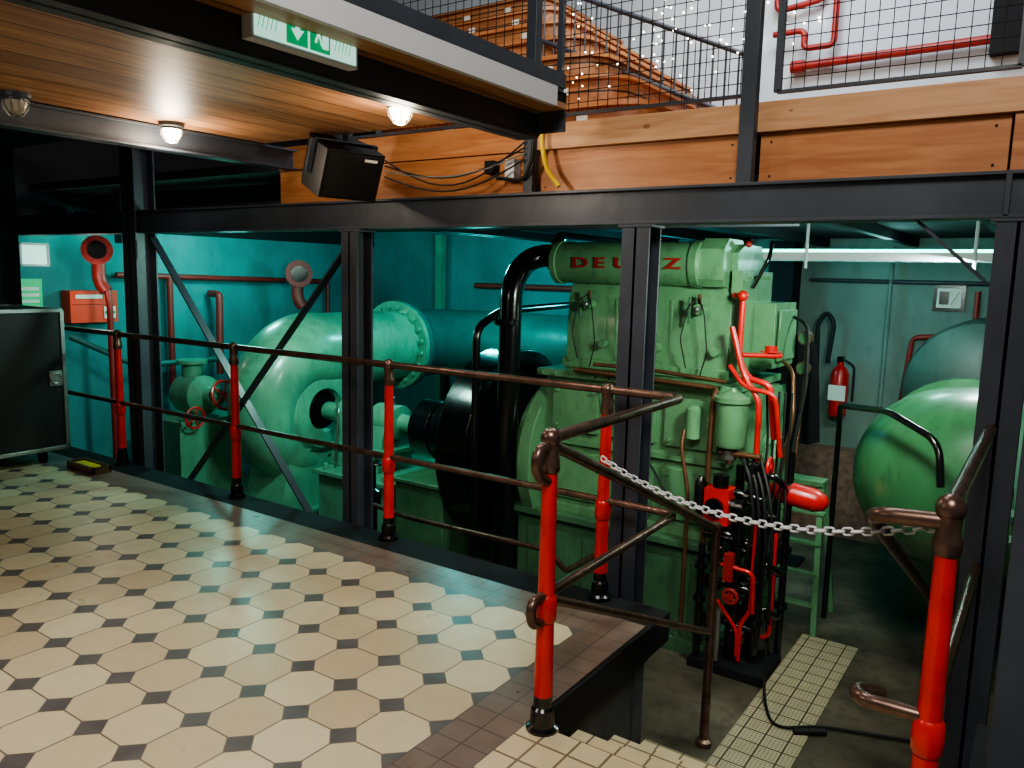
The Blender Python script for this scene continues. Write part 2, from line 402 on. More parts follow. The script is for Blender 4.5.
# ------------------------------------------------------------ ceiling lamps, sign, speaker
def lamp(x,y,z,on=True,s=.85):
    b=B();b.lathe((x,y,z),(0,0,-1),[(0,.075*s),(.02,.075*s),(.025,.06*s),(.035,.058*s)],'steel',24)
    b.lathe((x,y,z-.035),(0,0,-1),[(0,.055*s),(.02,.053*s),(.045,.04*s),(.058,.015*s),(.06,0)],'lamp' if on else 'lampoff',20)
    for a in range(4):
        g=math.pi*a/4;c,s_=math.cos(g),math.sin(g)
        b.tube([(x+c*r*s,y+s_*r*s,z-.03-h) for r,h in ((.065,0),(.062,.035),(.035,.068),(0,.075),(-.035,.068),(-.062,.035),(-.065,0))],.0025,'chrome',0,6)
    b.done('bulkhead_ceiling_lamp')
    if on:
        l=bpy.data.lights.new('bulkhead_lamp_light','POINT');l.energy=15;l.color=(1,.86,.68);l.shadow_soft_size=.05
        o=bpy.data.objects.new('bulkhead_lamp_light',l);o.location=(x,y,z-.16);bpy.context.scene.collection.objects.link(o)
lamp(-4.0,2.56,2.36);lamp(-2.52,2.74,2.36);lamp(-3.98,1.78,2.36,False)
SY,SZ,SX=1.605,2.29,-2.08
b=B();b.box(SX-.045,SX,SY,SY+.44,SZ,SZ+.145,'white')
x=SX+.001
b.box(x,x+.002,SY+.01,SY+.43,SZ+.01,SZ+.135,'sign')
def gy(y0,y1,z0,z1): b.box(x+.002,x+.004,SY+y0,SY+y1,SZ+z0,SZ+z1,'signg')
gy(.13,.215,.016,.13);gy(.225,.31,.016,.13)
def P3(y,z): return (x+.005,SY+y,SZ+z*1.22)
b.prism([P3(.172,.025),P3(.198,.052),P3(.181,.052),P3(.181,.096),P3(.164,.096),P3(.164,.052),P3(.147,.052)],(.001,0,0),'sign')
b.prism([P3(.275,.024),P3(.302,.024),P3(.302,.1),P3(.275,.1)],(.001,0,0),'sign')
b.bar(P3(.243,.08),P3(.26,.06),.002,.012,'sign');b.bar(P3(.26,.06),P3(.247,.035),.002,.008,'sign');b.bar(P3(.26,.06),P3(.272,.03),.002,.008,'sign');b.cyl(P3(.247,.093),(x+.008,SY+.247,SZ+.093*1.22),.007,'sign',10)
for (ya,yb) in ((.02,.1),(.33,.40)):
    for k in range(5): b.bar((x+.004,SY+ya+.016*k,SZ+.035),(x+.004,SY+ya+.016*k+.02,SZ+.11),.001,.003,'signg')
b.done('exit_sign')
b=B();R=Matrix.Rotation(math.radians(76),3,'Z')@Matrix.Rotation(math.radians(24),3,'X')
sc=V((-3.42,3.23,2.18))
def L(x,y,z): return sc+R@V((x,y,z))
w=.18
b.prism([L(-w,-.14,-.14),L(w,-.14,-.14),L(w,.08,-.14),L(.1,.24,-.14),L(-.1,.24,-.14),L(-w,.08,-.14)],R@V((0,0,.27)),'case')
b.prism([L(-.165,-.144,-.125),L(.165,-.144,-.125),L(.165,-.144,.115),L(-.165,-.144,.115)],R@V((0,-.004,0)),'rubber')
for i in range(13): b.bar(L(-.162,-.149,-.118+.0185*i),L(.162,-.149,-.118+.0185*i),.003,.004,'case')
b.prism([L(.05,-.15,.085),L(.13,-.15,.085),L(.13,-.15,.1),L(.05,-.15,.1)],R@V((0,-.003,0)),'signw')
for sx in (-.19,.19): b.bar(L(sx,-.0,-.05),L(sx,-.0,.14),.04,.008,'steel')
b.bar(L(-.19,0,.14),L(.19,0,.14),.04,.008,'steel')
b.cyl(L(0,0,.13),(L(0,0,.13).x,L(0,0,.13).y,2.355),.015,'steel2');b.done('loudspeaker',.006)
b=B()
for (dz,sg,zz) in ((0,.12,2.2),(.03,.18,2.24),(-.03,.2,2.2),(.06,.3,2.2)):
    P0=V((-3.15,3.3,2.15+dz));P1=V((-2.42,3.6,2.24+dz))
    b.tube([P0.lerp(P1,t/12)+V((0,0,-sg*math.sin(math.pi*t/12)*.6)) for t in range(13)],.005,'rubber' if dz else 'chrome',0,6)
b.tube([(-2.3,3.6,2.5),(-2.32,3.6,2.3),(-2.28,3.6,2.15),(-2.2,3.6,2.06)],.012,'yellow',.05,8)
b.tube([(-2.34,3.58,2.5),(-2.36,3.58,2.2),(-2.42,3.6,2.1),(-2.6,3.6,2.12)],.01,'rubber',.05,8);b.box(-2.56,-2.5,3.62,3.68,2.12,2.22,'white');b.box(-2.7,-2.64,3.62,3.68,2.15,2.22,'steel2')
b.done('cable_bundle')
# ------------------------------------------------------------ railings
def post(b,x,y,z0=0,h=1.055):
    b.lathe((x,y,z0-.012),(0,0,1),[(0,.06),(.02,.06),(.03,.045),(.09,.042),(.1,.034),(.14,.034)],'black',20)
    b.lathe((x,y,z0+.128),(0,0,1),[(0,.034),(h*.38-.13,.031)],'red',20)
    b.lathe((x,y,z0+h*.38),(0,0,1),[(0,.031),(.01,.038),(.05,.040),(.09,.038),(.1,.031)],'red',20)
    b.lathe((x,y,z0+h*.38+.1),(0,0,1),[(0,.03),(h*.62-.21,.026)],'red',20)
    b.lathe((x,y,z0+h-.12),(0,0,1),[(0,.028),(.01,.034),(.04,.034),(.06,.028),(.1,.03)],'rail',20)
    b.sph((x,y,z0+h),.036,'rail')
b=B()
YP=3.42
for px in (-6.18,-4.69,-3.225,-1.775): post(b,px,YP)
b.tube([(-7.6,YP,1.055),(-1.39,YP,1.055),(-1.375,2.25,1.055)],.021,'rail',.06)
b.tube([(-7.6,YP,.5),(-1.39,YP,.5),(-1.375,2.25,.5)],.018,'rail',.06)
post(b,-1.375,2.25)
b.tube([(-1.375,2.26,1.04),(-1.375,2.16,1.02),(-1.375,2.17,.93),(-1.375,2.26,.9)],.02,'rail',.05)
b.tube([(-1.375,2.26,1.03),(-1.375,3.95,.3)],.021,'rail',.05)
b.tube([(-1.375,2.26,.5),(-1.375,2.15,.5),(-1.375,2.16,.41),(-1.375,2.26,.41)],.018,'rail',.05)
b.tube([(-1.375,2.26,.48),(-1.375,3.95,-.28)],.018,'rail',.05)
b.lathe((-1.375,3.95,ZF),(0,0,1),[(0,.045),(.03,.045),(.04,.026),(.58,.024),(1.2,.022),(1.23,.03),(1.26,.02)],'rail',16)
b.done('platform_railing')
b=B()
post(b,-.172,2.182)
b.tube([(-.172,2.18,1.055),(-.172,3.75,1.055)],.022,'rail')
b.tube([(-.172,2.18,.5),(-.172,3.75,.5)],.02,'rail')
b.tube([(-.172,2.18,1.02),(-.33,2.175,1.01),(-.36,2.25,.98),(-.36,4.1,.12),(-.36,4.1,ZF)],.022,'rail',.06)
b.tube([(-.172,2.18,.5),(-.34,2.175,.5),(-.365,2.25,.49),(-.3,2.3,.47)],.02,'rail',.06)
b.cyl((-.172,3.7,ZF),(-.172,3.7,1.07),.022,'rail')
b.done('stair_railing')
b=B()
A=V((-1.375,2.62,.92));C=V((-.172,2.182,1.01));n=46
pts=[A.lerp(C,t/n)+V((0,0,-.11*4*(t/n)*(1-t/n))) for t in range(n+1)]
for i in range(n):
    p,q=pts[i],pts[i+1];d=(q-p).normalized();x,y=frame(d);u=x if i%2 else y
    c=(p+q)/2;l=(q-p).length*.62;w=.0095
    b.tube([c+d*(l if abs(a)<90 else -l)*.55*(1)+d*math.cos(math.radians(a))*.006+u*math.sin(math.radians(a))*w for a in (-90+1,-45,0,45,89,91,135,180,225,269)],.0034,'white',0,6,True)
b.done('safety_chain')
# ------------------------------------------------------------ flight case, curtain
b=B();b.box(-7.35,-6.5,2.0,3.15,.14,1.235,'case')
for z in (.14,1.235):
    for y in (2.0,3.15): b.bar((-7.35,y,z),(-6.5,y,z),.03,.03,'chrome')
    for xx in (-6.5,-7.35): b.bar((xx,2.0,z),(xx,3.15,z),.03,.03,'chrome')
for xx in (-6.5,-7.35):
    for y in (2.0,3.15): b.bar((xx,y,.14),(xx,y,1.235),.03,.03,'chrome')
for y in (2.15,3.02):
    for xx in (-7.2,-6.65): b.cyl((xx,y-.02,.05),(xx,y+.02,.05),.05,'rubber');b.box(xx-.03,xx+.03,y-.03,y+.03,.08,.14,'chrome')
for z in (.7,): b.box(-6.497,-6.485,3.03,3.13,z-.06,z+.06,'chrome');b.torus((-6.48,3.08,z),(1,0,0),.04,.006,'chrome',16,6)
b.done('flight_case',.003)
b=B();n=40
vs=[];fs=[]
for i in range(n+1):
    y=1.6+1.8*i/n;x=-7.75+.05*math.sin(i*1.3)
    vs+=[(x,y,0.01),(x,y,2.6)]
for i in range(n): fs.append((2*i,2*i+2,2*i+3,2*i+1))
b.add(vs,fs,'cloth');b.done('black_curtain',0,80)
# ------------------------------------------------------------ ENGINE
b=B()
E='eng'
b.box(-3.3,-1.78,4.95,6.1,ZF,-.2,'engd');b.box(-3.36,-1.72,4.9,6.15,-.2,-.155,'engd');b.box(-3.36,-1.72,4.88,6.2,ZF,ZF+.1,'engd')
for i in range(3): b.box(-3.2+.48*i,-2.85+.48*i,4.94,4.95,-.75,-.3,'engd')
b.box(-3.14,-1.74,5.05,6.0,-.155,.86,E);b.box(-3.2,-1.68,5.0,6.05,.86,.91,E);b.box(-3.2,-1.7,5.0,6.05,-.155,-.1,E);b.box(-3.17,-1.71,5.02,6.02,.36,.4,E)
for i in range(3):
    x0=-3.06+.45*i;b.box(x0,x0+.38,5.02,5.05,.46,.8,E);b.box(x0,x0+.38,5.02,5.05,-.05,.3,E)
    for xx in (x0+.04,x0+.34):
        for z in (.5,.76,-.01,.26): b.cyl((xx,5.0,z),(xx,5.02,z),.014,E,6)
for i in range(14): b.cyl((-3.15+i*.11,4.985,.885),(-3.15+i*.11,5.0,.885),.014,E,6)
pr=[(0,5.12,.91),(0,5.14,1.45),(0,5.22,1.6),(0,5.22,1.78),(0,5.35,1.84),(0,5.7,1.84),(0,5.85,1.6),(0,5.85,.91)]
b.prism([(-3.02,p[1],p[2]) for p in pr],(1.24,0,0),E)
b.box(-3.04,-1.76,5.1,5.14,.93,1.0,E)
for xx in (-2.62,-2.2): b.bar((xx,5.13,1.0),(xx,5.14,1.45),.012,.02,E)
for i in range(3):
    xc=-2.82+.42*i;b.cyl((xc,5.05,1.4),(xc,5.14,1.4),.035,E);b.cyl((xc,5.08,1.4),(xc,5.08,1.5),.014,'brown',8);b.sph((xc,5.04,1.4),.02,'chrome')
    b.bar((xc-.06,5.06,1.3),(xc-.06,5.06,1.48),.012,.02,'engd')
    b.tube([(xc,5.07,1.48),(xc-.05,5.02,1.42),(xc-.1,5.02,1.2),(xc-.06,5.05,1.0)],.005,'rubber',.05,6)
    b.tube([(xc,5.07,1.48),(xc+.06,5.02,1.38),(xc+.09,5.03,1.12),(xc+.04,5.05,.95)],.005,'rubber',.05,6)
    b.cyl((xc+.12,5.07,1.12),(xc+.12,5.13,1.12),.03,E,14)
b.lathe((-3.16,5.17,1.7),(1,0,0),[(0,.12),(.02,.15),(.03,.16),(.07,.16),(.075,.15),(1.1,.15),(1.105,.16),(1.16,.16),(1.18,.14)],E,32)
b.bolts((-3.16,5.17,1.7),(-1,0,0),.1,8,E)
b.prism([(-1.99,y,z) for y,z in ((5.06,1.6),(5.06,1.8),(5.14,1.87),(5.4,1.87),(5.5,1.8),(5.5,1.55),(5.1,1.55))],(.17,0,0),E)
b.box(-1.79,-1.72,5.14,5.8,.95,1.66,E)
for i in range(6): b.cyl((-1.72,5.18,1.0+.12*i),(-1.7,5.18,1.0+.12*i),.014,E,6)
for i in range(5): b.cyl((-1.72,5.3+.1*i,1.62),(-1.7,5.3+.1*i,1.62),.014,E,6)
b.box(-1.74,-1.58,5.45,5.95,1.0,1.45,E);b.box(-1.57,-1.555,5.5,5.9,1.05,1.4,E)
b.box(-1.74,-1.6,5.2,5.9,.1,.85,E)
b.lathe((-1.6,5.55,.3),(1,0,0),[(0,.26),(.05,.26),(.06,.2),(.1,.18)],E,28);b.bolts((-1.55,5.55,.3),(1,0,0),.23,10,E)
b.lathe((-3.14,5.5,.18),(-1,0,0),[(0,.68),(.1,.68),(.12,.6),(.2,.58)],E,48);b.bolts((-3.24,5.5,.18),(-1,0,0),.64,18,E)
eng=b.done('diesel_engine',.01)
for t,xx in (('D',-2.94),('E',-2.76),('U',-2.60),('T',-2.41),('Z',-2.22)):
    cu=bpy.data.curves.new('letter','FONT');cu.body=t;cu.size=.1;cu.extrude=.006;cu.offset=.003
    to=bpy.data.objects.new('raised_letter_'+t.lower(),cu);bpy.context.scene.collection.objects.link(to)
    dg=bpy.context.evaluated_depsgraph_get();me=bpy.data.meshes.new_from_object(to.evaluated_get(dg));bpy.data.objects.remove(to)
    me.materials.clear();me.materials.append(M['redd'])
    o=bpy.data.objects.new('raised_letter_'+t.lower(),me);bpy.context.scene.collection.objects.link(o)
    o.matrix_world=Matrix.Translation((xx,5.018,1.665))@Matrix.Rotation(math.pi/2,4,'X')@Matrix.Diagonal((1.8,1,1,1));o.parent=eng
b=B()
b.lathe((-3.95,5.5,.18),(1,0,0),[(0,.6),(0,.78),(.01,.8),(.3,.8),(.31,.78),(.31,.68),(.2,.66),(.2,.2),(.3,.16),(.3,.0)],'black',64)
b.lathe((-4.72,5.5,.18),(1,0,0),[(0,.08),(0,.25),(.01,.27),(.22,.27),(.23,.22),(.26,.22),(.27,.29),(.44,.29),(.46,.14),(.55,.12),(.8,.12)],'black',40)
b.bolts((-4.28,5.5,.18),(1,0,0),.23,12,'chrome',.014,.02)
b.done('flywheel_and_coupling',.004)
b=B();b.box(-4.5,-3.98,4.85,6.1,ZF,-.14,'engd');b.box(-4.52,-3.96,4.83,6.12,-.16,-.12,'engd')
b.prism([(-4.14,5.25,-.12),(-4.14,5.75,-.12),(-4.14,5.62,.1),(-4.14,5.38,.1)],(.12,0,0),'engd')
b.done('bearing_pedestal',.01)
b=B()
b.tube([(-2.98,5.35,1.75),(-3.36,5.12,1.75),(-3.38,4.9,1.55),(-3.38,4.85,ZF+.1)],.085,'black',.2,20)
b.flange((-3.2,5.21,1.75),(-.85,-.52,0),.125,.04,'black');b.flange((-3.38,4.86,1.25),(0,0,1),.1,.03,'black')
b.tube([(-3.55,4.7,-.9),(-3.55,4.7,1.2),(-3.55,5.0,1.32),(-3.8,7.2,1.35)],.03,'black',.1)
b.tube([(-3.2,5.3,1.8),(-3.3,5.4,1.9),(-3.3,8.0,1.9)],.045,'black',.1)
b.done('exhaust_pipe')
b=B()
b.tube([(-4.4,4.3,1.93),(-.6,4.3,1.93)],.018,'brown');b.tube([(-4.4,4.45,1.92),(-1.2,4.45,1.92)],.025,'steel')
b.done('ceiling_conduit')
# ------------------------------------------------------------ accessories on engine right end
b=B()
b.tube([(-2.85,4.96,.93),(-1.78,4.96,.9),(-1.78,4.9,.85),(-1.8,4.88,-.85)],.018,'brown',.05)
b.tube([(-2.7,4.97,.98),(-2.3,4.97,.98),(-1.72,4.94,.95)],.014,'brown',.05)
b.tube([(-1.98,4.94,.6),(-1.98,4.9,.5),(-1.9,4.86,.2),(-1.9,4.86,-.75)],.014,'brown',.05)
b.tube([(-2.6,4.98,.82),(-2.2,4.95,.3),(-2.05,4.93,.1),(-1.8,4.9,.0)],.008,'rubber',.1,6)
b.lathe((-1.66,4.92,.52),(0,0,1),[(0,.03),(.02,.09),(.04,.1),(.3,.1),(.31,.115),(.34,.115),(.35,.09),(.38,.03),(.4,.02)],E,24)
b.bolts((-1.66,4.92,.86),(0,0,1),.1,8,'chrome',.008,.01)
b.lathe((-1.66,4.92,.42),(0,0,1),[(0,.02),(.04,.05),(.1,.05)],'chrome',16)
b.lathe((-1.93,4.96,.55),(0,0,1),[(0,.05),(.2,.05),(.22,.03)],E,16)
b.tube([(-1.75,5.1,1.5),(-1.68,5.06,1.5),(-1.68,5.05,1.1),(-1.6,5.0,.98),(-1.45,5.0,.95),(-1.42,5.05,.6)],.02,'red',.06)
b.tube([(-1.72,5.0,1.3),(-1.62,4.98,1.0),(-1.5,4.95,.85),(-1.5,4.98,.3)],.018,'red',.06)
b.tube([(-1.72,5.0,1.05),(-1.6,4.94,.93),(-1.4,4.94,.9),(-1.36,5.0,.5)],.015,'red',.06)
b.tube([(-1.66,5.05,1.12),(-1.45,5.2,1.12)],.016,'red');b.cyl((-1.52,5.2,1.1),(-1.52,5.2,1.18),.04,'red');b.cyl((-1.52,5.2,1.14),(-1.52,5.2,1.145),.07,'red')
b.sph((-1.68,5.05,1.5),.035,'red');b.tube([(-1.7,5.3,1.55),(-1.6,5.3,1.75),(-1.62,5.4,1.85)],.014,'black',.04);b.sph((-1.76,5.35,1.84),.022,'redd')
b.wheel((-1.42,5.0,.42),(1,0,0),.06,'red')
b.cyl((-1.72,4.9,.5),(-1.45,4.9,.5),.02,'brown')
for z in (1.2,.98):
    b.cyl((-1.48,5.9,z),(-1.48,5.86,z),.05,'brown',20);b.cyl((-1.48,5.859,z),(-1.48,5.855,z),.042,'engd',20)
b.tube([(-1.48,5.9,1.2),(-1.48,5.95,.9),(-1.44,5.7,.5),(-1.44,5.6,.0)],.012,'brown',.1)
b.tube([(-1.55,5.8,1.35),(-1.42,5.7,1.3),(-1.38,5.6,.9),(-1.42,5.5,.4)],.012,'rubber',.1)
b.tube([(-1.55,5.6,1.05),(-1.45,5.5,1.0),(-1.4,5.4,.7),(-1.45,5.35,.3)],.014,'brown',.08)
b.box(-1.76,-1.6,4.78,4.92,.05,.28,'red');b.cyl((-1.68,4.85,.28),(-1.68,4.85,.36),.05,'black');b.cyl((-1.6,4.85,.17),(-1.52,4.85,.17),.05,'black')
b.cyl((-1.68,4.77,.17),(-1.68,4.74,.17),.045,'chrome');b.cyl((-1.68,4.76,.17),(-1.68,4.735,.17),.06,'black',18)
b.lathe((-1.5,4.9,.33),(0,0,1),[(0,.03),(.02,.045),(.12,.045),(.14,.02)],'black',16);b.lathe((-1.8,4.82,.1),(0,0,1),[(0,.02),(.02,.04),(.2,.04),(.24,.015)],'black',16)
for i,(x0,y0,z0,z1,r) in enumerate([(-1.58,4.92,.1,-.85,.035),(-1.7,4.88,.05,-.9,.03),(-1.47,4.98,.45,-.9,.035),(-1.38,5.1,.2,-.88,.02),(-1.62,5.05,.4,-.9,.03),(-1.53,4.82,.1,-.6,.022),(-1.76,4.8,-.1,-.9,.022),(-1.42,4.9,.1,-.8,.028),(-1.34,5.2,.5,-.9,.024)]):
    b.cyl((x0,y0,z0),(x0,y0,z1),r,'black',14)
    for k in range(3):
        zz=z0-(z0-z1)*(.2+.28*k);b.lathe((x0,y0,zz),(0,0,1),[(0,r),(.0,r+.02),(.03,r+.02),(.03,r)],'black',14)
for zz,ya in ((.25,4.9),(-.05,4.86),(-.35,4.86),(-.6,4.85)):
    b.tube([(-1.78,ya+.02,zz),(-1.6,ya,zz),(-1.42,ya+.05,zz-.04)],.026,'black',.04);b.flange((-1.52,ya+.01,zz-.02),(1,0,0),.05,.03,'black',6)
for zz in (.38,.12,-.2,-.5):
    b.tube([(-1.5,4.96,zz),(-1.36,4.94,zz),(-1.33,5.05,zz-.08),(-1.34,5.2,zz-.1)],.022,'black',.05)
for k in range(4):
    b.tube([(-1.62+.05*k,4.95,.5),(-1.5+.05*k,4.84,.42-.06*k),(-1.44+.04*k,4.82,.1-.05*k),(-1.5+.06*k,4.86,-.25-.1*k)],.011,'rubber',.12,8)
b.tube([(-1.7,4.88,.0),(-1.5,4.9,-.1),(-1.42,4.95,-.35),(-1.55,4.95,-.6)],.03,'black',.1)
b.tube([(-1.58,4.9,-.3),(-1.4,4.88,-.3),(-1.4,4.9,-.75)],.025,'black',.08)
b.tube([(-1.44,4.86,.1),(-1.44,4.86,-.5),(-1.5,4.86,-.6),(-1.5,4.86,-.85)],.014,'red',.05)
b.tube([(-1.35,5.0,.0),(-1.35,5.0,-.7),(-1.6,4.95,-.75)],.014,'red',.05)
b.tube([(-1.64,4.8,-.45),(-1.5,4.8,-.62),(-1.5,4.82,-.8)],.012,'red',.05)
b.tube([(-1.62,4.78,-.2),(-1.42,4.8,-.22),(-1.42,4.84,-.5)],.014,'red',.05);b.box(-1.6,-1.54,4.76,4.82,-.3,-.12,'redd')
b.wheel((-1.55,4.78,-.4),(0,1,0),.045,'redd');b.wheel((-1.64,4.8,-.15),(0,1,0),.05,'black')
for i in range(5): b.tube([(-1.5+.04*i,5.1,.9),(-1.45+.03*i,5.05,.5-.05*i),(-1.5+.05*i,5.0,.1),(-1.45+.02*i,5.0,-.3)],.008,'rubber',.15,6)
b.tube([(-1.62,4.78,-.85),(-1.62,4.78,-.5)],.02,'chrome');b.box(-1.8,-1.3,4.75,5.15,ZF,ZF+.06,'steel2')
b.lathe((-1.47,5.2,.24),(1,0,-.12),[(0,.03),(.04,.05),(.07,.075),(.3,.075),(.36,.05),(.38,.02)],'red',20);b.cyl((-1.6,5.2,.26),(-1.45,5.2,.24),.03,'redd')
b.done('engine_pipework')
# ------------------------------------------------------------ PUMP volute
b=B();PM='pump'
cx,cy,cz=-6.3,5.45,.2
n=64;pts=[];rr=[]
for i in range(n+1):
    t=i/n;g=-t*1.5*math.pi
    r=.17+.23*t;R=.48+.09*t
    pts.append(V((cx,cy+R*math.cos(g),cz+R*math.sin(g))));rr.append(r)
for k in range(1,8):
    pts.append(V((cx,cy+.19*k,cz+.56)));rr.append(.40)
b.tube(pts,rr,PM,0,32)
ye=pts[-1].y
b.lathe((cx-.2,cy,cz),(1,0,0),[(0,.52),(.38,.56),(.42,.55),(.42,.44),(.46,.43),(.5,.38),(.5,.22),(.44,.2),(.44,.0)],PM,48)
b.bolts((cx+.22,cy,cz),(1,0,0),.495,20,PM,.02,.03)
for i in range(8):
    g=math.pi*i/4+.3;b.bar((cx+.27,cy+.24*math.cos(g),cz+.24*math.sin(g)),(cx+.25,cy+.48*math.cos(g),cz+.48*math.sin(g)),.03,.05,PM)
b.cyl((cx+.24,cy,cz),(cx+.245,cy,cz),.2,'black',24)
b.prism([(cx-.3,cy-.6,ZF),(cx-.3,cy+.55,ZF),(cx-.3,cy+.35,cz-.35),(cx-.3,cy-.4,cz-.35)],(.55,0,0),PM)
b.box(cx-.45,cx+.45,cy-.75,cy+.75,ZF,ZF+.15,PM)
b.flange((cx,ye,cz+.56),(0,1,0),.51,.06,PM,20);b.flange((cx,ye+.065,cz+.56),(0,1,0),.51,.05,'tealp',20)
b.done('volute_pump',.004)
b=B();b.tube([(cx,ye+.06,cz+.56),(cx,7.6,cz+.56),(cx+.6,7.72,cz+.56)]+[(-2.6,7.72,cz+.56)],.4,'tealp',.5,32)
b.flange((-4.2,7.72,cz+.56),(1,0,0),.48,.08,'tealp',16)
for xx in (-5.2,-3.2): b.box(xx-.06,xx+.06,7.5,7.94,ZF,.45,'tealp')
b.done('discharge_main')
b=B();b.box(-5.62,-4.72,5.0,6.0,ZF,-.28,PM);b.box(-5.66,-4.68,4.96,6.04,-.3,-.26,PM)
b.lathe((-5.98,5.45,.2),(1,0,0),[(0,.09),(.25,.09),(.26,.15),(.45,.15),(.47,.1),(.7,.1),(.72,.16),(1.0,.16),(1.02,.08),(1.26,.07)],PM,28)
for xx in (-5.6,-5.15): b.prism([(xx-.08,5.2,-.26),(xx-.08,5.7,-.26),(xx-.08,5.6,.2),(xx-.08,5.3,.2)],(.18,0,0),PM)
b.box(-5.7,-4.95,5.2,5.7,-.08,-.04,PM)
for xx in (-5.6,-5.1): b.cyl((xx,5.45,.34),(xx,5.45,.43),.035,'chrome',12)
for xx in (-5.55,-5.3,-5.05,-4.8):
    b.cyl((xx,5.03,-.26),(xx,5.03,-.2),.025,PM,6)
b.tube([(-5.4,5.25,.3),(-5.3,5.1,.25),(-5.2,5.05,.0),(-5.2,5.02,-.2)],.012,'brown',.05)
b.tube([(-5.7,5.3,.35),(-5.5,5.15,.3),(-5.5,5.1,-.2)],.012,'chrome',.05)
b.done('bearing_frame',.006)
b=B();b.lathe((-4.52,4.6,ZF),(0,0,1),[(0,.09),(.03,.09),(.04,.04),(.6,.04),(.62,.07),(.74,.07),(.76,.03),(.95,.03)],'black',18);b.wheel((-4.52,4.6,.04),(0,0,1),.08,'black')
b.tube([(-4.52,4.5,-.26),(-4.0,4.45,-.28),(-2.7,4.45,-.26),(-2.6,4.5,-.4),(-2.6,4.9,-.4)],.02,'rail',.05);b.done('standpipe_valve')
# big green pipe right
b=B();b.tube([(2.8,5.25,.55),(.6,5.3,.55),(-.48,5.42,.42),(-.5,6.2,.3),(-.5,6.9,.28)],.57,'gpipe',.85,40)
b.flange((.02,5.36,.5),(1,-.1,0.1),.68,.09,'pump',24);b.box(1.3,1.5,4.95,5.65,ZF,0.1,'gpipe')
b.flange((-.5,6.9,.28),(0,1,0),.62,.08,'gpipe',20);b.box(-.75,-.25,6.5,6.7,ZF,-.15,'gpipe')
b.done('cooling_water_main')
b=B();b.lathe((-.45,7.0,.75),(0,1,0),[(0,.0),(.03,.2),(.1,.42),(.22,.56),(.3,.58),(1.2,.58)],'tank',40)
for yy in (7.5,8.1): b.box(-.8,-.1,yy-.05,yy+.05,ZF,.4,'tank')
b.done('storage_tank')
b=B();b.tube([(-1.25,6.1,ZF),(-1.25,6.1,.55),(-1.15,5.6,.78),(-.75,4.9,.88),(-.45,4.65,.78),(-.42,4.6,.55)],.02,'black',.1);b.done('guard_pipe')
# ------------------------------------------------------------ wall stuff on the right
b=B();b.lathe((-1.72,8.24,.28),(0,0,1),[(0,.07),(.02,.085),(.42,.085),(.48,.06),(.51,.03),(.55,.03)],'red',20);b.box(-1.75,-1.69,8.2,8.28,.83,.88,'black')
b.tube([(-1.68,8.2,.85),(-1.58,8.18,.8),(-1.58,8.18,.45)],.012,'rubber',.05);b.box(-1.8,-1.64,8.15,8.16,.45,.6,'signw');b.box(-1.78,-1.66,8.3,8.398,.5,.56,'black');b.done('fire_extinguisher')
b=B();b.box(-.98,-.72,8.37,8.399,1.36,1.6,'black');b.box(-.95,-.75,8.365,8.37,1.39,1.57,'signw');b.box(-.93,-.85,8.36,8.365,1.42,1.54,'black');b.bar((-.83,8.36,1.42),(-.77,8.36,1.54),.03,.004,'black');b.done('wall_sign')
b=B();b.tube([(-.62,8.34,1.55),(-.62,8.34,1.15),(-1.12,8.34,1.1),(-1.2,8.34,.1)],.024,'redd',.06);b.tube([(-1.35,8.34,1.95),(-1.35,8.34,.0)],.02,'wallgrey');b.tube([(-2.1,8.34,1.62),(-.2,8.34,1.62)],.02,'steel');b.done('riser_pipe')
b=B();b.box(-2.2,.3,6.2,6.23,1.76,1.82,'white');b.box(-2.2,.3,6.5,6.53,1.76,1.82,'white')
for i in range(26): b.box(-2.2+i*.1,-2.18+i*.1,6.23,6.5,1.76,1.775,'white')
for x in (-1.6,-.5):
    b.cyl((x,6.2,1.7),(x,6.2,2.03),.012,'white')
b.cyl((-2.1,6.37,1.83),(.2,6.37,1.83),.018,'teallamp')  # glowing tube added so the tray shows as a bright teal strip
b.done('cable_tray')
b=B();b.box(-2.18,-1.08,8.2,8.398,ZF,-.05,'brick');b.done('brick_plinth')
b=B();b.box(-2.45,-2.2,8.1,8.39,ZF,2.0,'steel2');b.done('wall_pilaster')
b=B();b.tube([(-1.95,8.3,.6),(-1.98,8.3,1.2),(-1.9,8.3,1.32),(-1.82,8.3,1.2),(-1.86,8.3,.8)],.02,'rubber',.1);b.done('hanging_hose')
b=B();vs=[];fs=[];n=28
for i in range(n+1):
    a=i/n
    for j,z in enumerate((1.12,1.05,.7,.2)):
        w=(.08,.16,.2,.24)[j];vs.append((-1.85+(a-.5)*2*w,7.1+.035*math.sin(a*19+j*.4),z+.02*math.sin(a*7)))
for i in range(n):
    for j in range(3): fs.append((4*i+j,4*i+4+j,4*i+5+j,4*i+j+1))
b.add(vs,fs,'cloth');b.cyl((-1.85,7.12,ZF),(-1.85,7.12,1.14),.015,'steel2');b.box(-2.0,-1.7,7.0,7.3,ZF,ZF+.03,'steel2');b.done('hanging_work_jacket',0,80)
b=B()
for sx in (-1,1):
    b.bar((-1.42+.19*sx,5.7,ZF),(-1.42+.12*sx,5.92,.15),.025,.04,'eng');b.bar((-1.42+.19*sx,6.25,ZF),(-1.42+.12*sx,6.0,.15),.025,.04,'eng')
for k in range(4):
    t=.2+.2*k;b.bar((-1.42-.17,5.7+.22*t,ZF+1.08*t),(-1.42+.17,5.7+.22*t,ZF+1.08*t),.06,.02,'eng')
b.box(-1.56,-1.28,5.88,6.05,.13,.16,'eng');b.done('stepladder')
